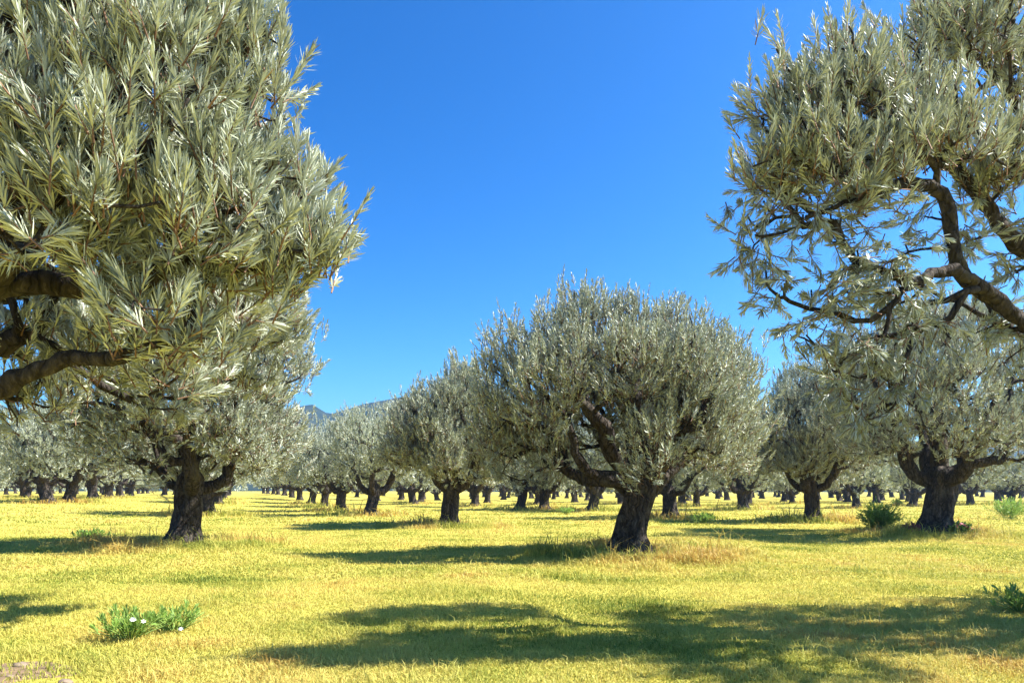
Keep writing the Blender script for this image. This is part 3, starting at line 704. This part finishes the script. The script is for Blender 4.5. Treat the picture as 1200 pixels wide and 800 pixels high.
def build_small():
    def g(px, py):
        Z = ground_z(py); x = XY(px, Z); return np.array([x, Z, tz(x, Z)])
    white = plain('white_petal', (.8, .8, .74), .6, .05); yel = plain('flower_yellow', (.7, .5, .08), .6)
    red = plain('red_petal', (.50, .05, .07), .6, .3); 
    bush(1, g(1030, 624), .62, 1.0, 420, 'round_bush', 'bright green round bush in the grass left of the stout trunk', .085, .035)
    bush(2, g(1184, 609), 1.15, 1.0, 230, 'wild_shrub', 'loose pale green shrub near the right edge, right of the stout trunk', .12, .03, upb=1.0)
    bush(3, g(1052, 593), .55, .6, 90, 'wild_shrub', 'small green shrub far behind the round bush', .12, .04)
    bush(4, g(822, 613), .8, .42, 90, 'wild_shrub', 'low green weeds right of the large middle tree', .12, .03, upb=1.0)
    bush(5, g(104, 629), .6, .22, 60, 'wild_shrub', 'dark green weed patch in the shade left of the broad dark trunk', .11, .03, upb=1.0)
    bush(6, g(663, 603), .6, .4, 60, 'wild_shrub', 'small green weeds behind the grass mound of the large middle tree', .12, .035, upb=1.0)
    p = bush(7, g(152, 748), .42, .28, 62, 'wild_plant', 'leafy green wild plant with white flowers in the foreground grass', .095, .017, upb=1.2)
    flower(p, (.14, -.20, .25), .034, white, yel, 7); flower(p, (.22, -.14, .22), .028, white, yel)
    p = bush(8, g(205, 738), .46, .25, 46, 'wild_plant', 'sparser green wild plant right of the flowering one in the foreground', .08, .016, upb=1.1)
    flower(p, (.16, -.20, .06), .028, white, yel)
    redleaf = leaf_material('reddish_leaf', (.20, .05, .05), (.30, .10, .10), (.35, .2, .1))
    for q, (px, py, rx, rz, n, lab) in enumerate(((1124, 628.5, .34, .42, 90, 'low plant with red blossoms at the right foot of the stout trunk'), (1068, 628.5, .30, .32, 60, 'low dark reddish plant at the left foot of the stout trunk'))):
        p = bush(20 + q, g(px, py), rx, rz, n, 'wild_plant', lab, .10, .035, redleaf if q else M_BUSH)
        if q == 0:
            r2 = random.Random(4)
            for _ in range(16):
                a = r2.uniform(0, 6.28); u = r2.uniform(.1, 1)
                flower(p, (math.cos(a) * rx * u, math.sin(a) * rx * u - .05, rz * (1.02 - .45 * u)), r2.uniform(.07, .11), red, yel, 6)
    bush(30, g(1196, 716), .5, .26, 60, 'wild_plant', 'dark weeds in the shade at the right edge of the foreground', .09, .02, upb=1.1)
    grey = plain('pale_stone', (.17, .125, .09), .9, .35, 14)
    for i, (px, py, s, lab) in enumerate(((24, 780, .05, 'largest pale brown stone on the bare soil patch'), (77, 797, .045, 'pale stone at the bottom edge of the bare soil patch'), (12, 792, .03, 'smallest stone near the corner of the bare soil patch'))):
        l = g(px, py); stone((l[0], l[1], l[2] + s * .2), s, i + 1, lab, grey)
    # bare soil, hugging the ground
    m = plain('bare_soil', (.16, .105, .06), .95, .35, 6)
    V = []; T = []
    for sx, sy, sr in SOIL[:1]:
        nr, na = 10, 40
        for i in range(nr + 1):
            for a in range(na):
                th = 6.283 * a / na; rr = sr * 1.15 * i / nr * (1 + .18 * math.sin(3 * th) + .12 * math.sin(5 * th + 1))
                xx, yy = sx + math.cos(th) * rr, sy + math.sin(th) * rr * .8
                V.append((xx, yy, tz(xx, yy) + .006 - .03 * (i == nr)))
        Q = [(i * na + a, i * na + (a + 1) % na, (i + 1) * na + (a + 1) % na, (i + 1) * na + a) for i in range(nr) for a in range(na)]
    tag(link('bare_soil', mesh_from('bare_soil', V, None, Q), [m]), kind='structure')

# ------------------------------------------------------------------ hills, air, light, camera
def build_hills():
    nx, ny = 260, 60
    a = np.linspace(math.radians(-62), math.radians(62), nx); r = np.linspace(620, 1250, ny)
    A, Rr = np.meshgrid(a, r)
    px = 600 + F_PX * np.tan(A)
    # ridge height as seen above the horizon, in 1200 px picture units
    pts = [(-1200, 55), (-300, 60), (0, 70), (150, 84), (300, 92), (345, 97), (366, 99), (385, 88), (400, 92), (425, 101), (470, 112), (560, 104), (700, 88), (900, 70), (1200, 56), (2400, 45)]
    ridge = np.interp(px, [p[0] for p in pts], [p[1] for p in pts])
    fr = np.clip((Rr - 620) / 420, 0, 1)
    prof = np.sin(fr * math.pi / 2) ** 1.4
    d = Rr * np.cos(A)
    X, Y = Rr * np.sin(A), Rr * np.cos(A)
    H = ridge / F_PX * 1040 * np.cos(A) * prof * np.where(Rr > 1040, 1 - (Rr - 1040) / 260, 1)
    V = []
    for x, y, h, f in zip(X.ravel(), Y.ravel(), H.ravel(), fr.ravel()):
        nz = mnoise.fractal(Vector((x / 130, y / 130, 3.7)), 1.0, 2.1, 5)
        nb = mnoise.fractal(Vector((x / 300, y / 300, 9.1)), 1.0, 2.0, 3)
        V.append((x, y, max(-2, h * (1 + .10 * nb * 1.0) + 9 * nz * f - 1)))
    i = np.arange(ny - 1)[:, None] * nx + np.arange(nx - 1)[None]
    q = np.stack([i, i + 1, i + nx + 1, i + nx], -1).reshape(-1, 4)
    m, nt, out = new_mat('wooded_hillside'); L = nt.links.new
    tc = N(nt, 'ShaderNodeTexCoord'); n1 = N(nt, 'ShaderNodeTexNoise', Scale=.018, Detail=8.0, Roughness=.65); L(tc.outputs['Object'], n1.inputs['Vector'])
    c = ramp(nt, [(.35, (.014, .026, .022)), (.55, (.024, .036, .028)), (.68, (.06, .06, .045))], n1.outputs['Fac'])
    b = N(nt, 'ShaderNodeBsdfPrincipled', Roughness=.95); b.inputs['Specular IOR Level'].default_value = .05
    L(c.outputs[0], b.inputs['Base Color']); L(b.outputs[0], out.inputs['Surface'])
    tag(link('hills', mesh_from('hills', V, None, q), [m]), kind='structure')

HAZE = 3.0e-4
def build_haze():
    x, y0, y1, z0, z1 = 1500, -1000, 1500, -4.0, 168.0
    V = [(-x, y0, z0), (x, y0, z0), (x, y1, z0), (-x, y1, z0), (-x, y0, z1), (x, y0, z1), (x, y1, z1), (-x, y1, z1)]
    Q = [(0, 3, 2, 1), (4, 5, 6, 7), (0, 1, 5, 4), (1, 2, 6, 5), (2, 3, 7, 6), (3, 0, 4, 7)]
    m, nt, out = new_mat('air')
    v = N(nt, 'ShaderNodeVolumePrincipled', Density=HAZE); v.inputs['Color'].default_value = (.32, .60, 1.0, 1); v.inputs['Anisotropy'].default_value = .5
    nt.links.new(v.outputs[0], out.inputs['Volume'])
    o = link('haze', mesh_from('haze', V, None, Q, smooth=False), [m]); tag(o, 'thin blue summer haze over the orchard', 'haze', kind='stuff')

def build_light():
    w = bpy.data.worlds.new('World'); SC.world = w; w.use_nodes = True; nt = w.node_tree; nt.nodes.clear()
    out = nt.nodes.new('ShaderNodeOutputWorld'); bg = nt.nodes.new('ShaderNodeBackground')
    sky = nt.nodes.new('ShaderNodeTexSky'); sky.sky_type = 'NISHITA'; sky.sun_disc = False
    sky.sun_elevation = SUN_EL; sky.sun_rotation = SUN_AZ; sky.altitude = 300; sky.air_density = 1.0; sky.dust_density = 1.3; sky.ozone_density = 3.0
    hs = nt.nodes.new('ShaderNodeHueSaturation'); hs.inputs['Saturation'].default_value = 1.24
    gm = nt.nodes.new('ShaderNodeGamma'); gm.inputs['Gamma'].default_value = 1.4
    nt.links.new(sky.outputs[0], gm.inputs['Color']); nt.links.new(gm.outputs[0], hs.inputs['Color'])
    tn = mixc(nt, 1.0, hs.outputs[0], (.44, .63, .70), 'MULTIPLY'); nt.links.new(tn, bg.inputs['Color'])
    bg.inputs['Strength'].default_value = .056
    nt.links.new(bg.outputs[0], out.inputs['Surface'])
    s = bpy.data.lights.new('sun', 'SUN'); s.energy = 5.0; s.angle = math.radians(.53); s.color = (1.0, .955, .87)
    o = bpy.data.objects.new('sun', s); COL.objects.link(o)
    d = Vector((math.sin(SUN_AZ) * math.cos(SUN_EL), math.cos(SUN_AZ) * math.cos(SUN_EL), math.sin(SUN_EL)))
    o.rotation_euler = d.to_track_quat('Z', 'Y').to_euler(); o.location = (30, 0, 40)

def build_camera():
    c = bpy.data.cameras.new('camera'); o = bpy.data.objects.new('camera', c); COL.objects.link(o)
    c.sensor_width = 36; c.lens = F_PX / 1200 * 36; c.shift_y = (HOR - 400) / 1200
    c.clip_start = .05; c.clip_end = 6000
    o.location = (0, 0, CAM_H); o.rotation_euler = (math.pi / 2, 0, 0)
    SC.camera = o

build_ground(); build_grass(); build_orchard(); build_left(); build_right(); build_small(); build_hills(); build_haze(); build_light(); build_camera()

SC.render.engine = 'CYCLES'
cy = SC.cycles
cy.max_bounces = 8; cy.diffuse_bounces = 4; cy.glossy_bounces = 2; cy.transmission_bounces = 4; cy.transparent_max_bounces = 8; cy.volume_bounces = 0
cy.caustics_reflective = False; cy.caustics_refractive = False
cy.use_denoising = True
vs = SC.view_settings
vs.view_transform = 'Standard'; vs.look = 'None'; vs.exposure = 1.85; vs.gamma = 1.0; vs.use_curve_mapping = False
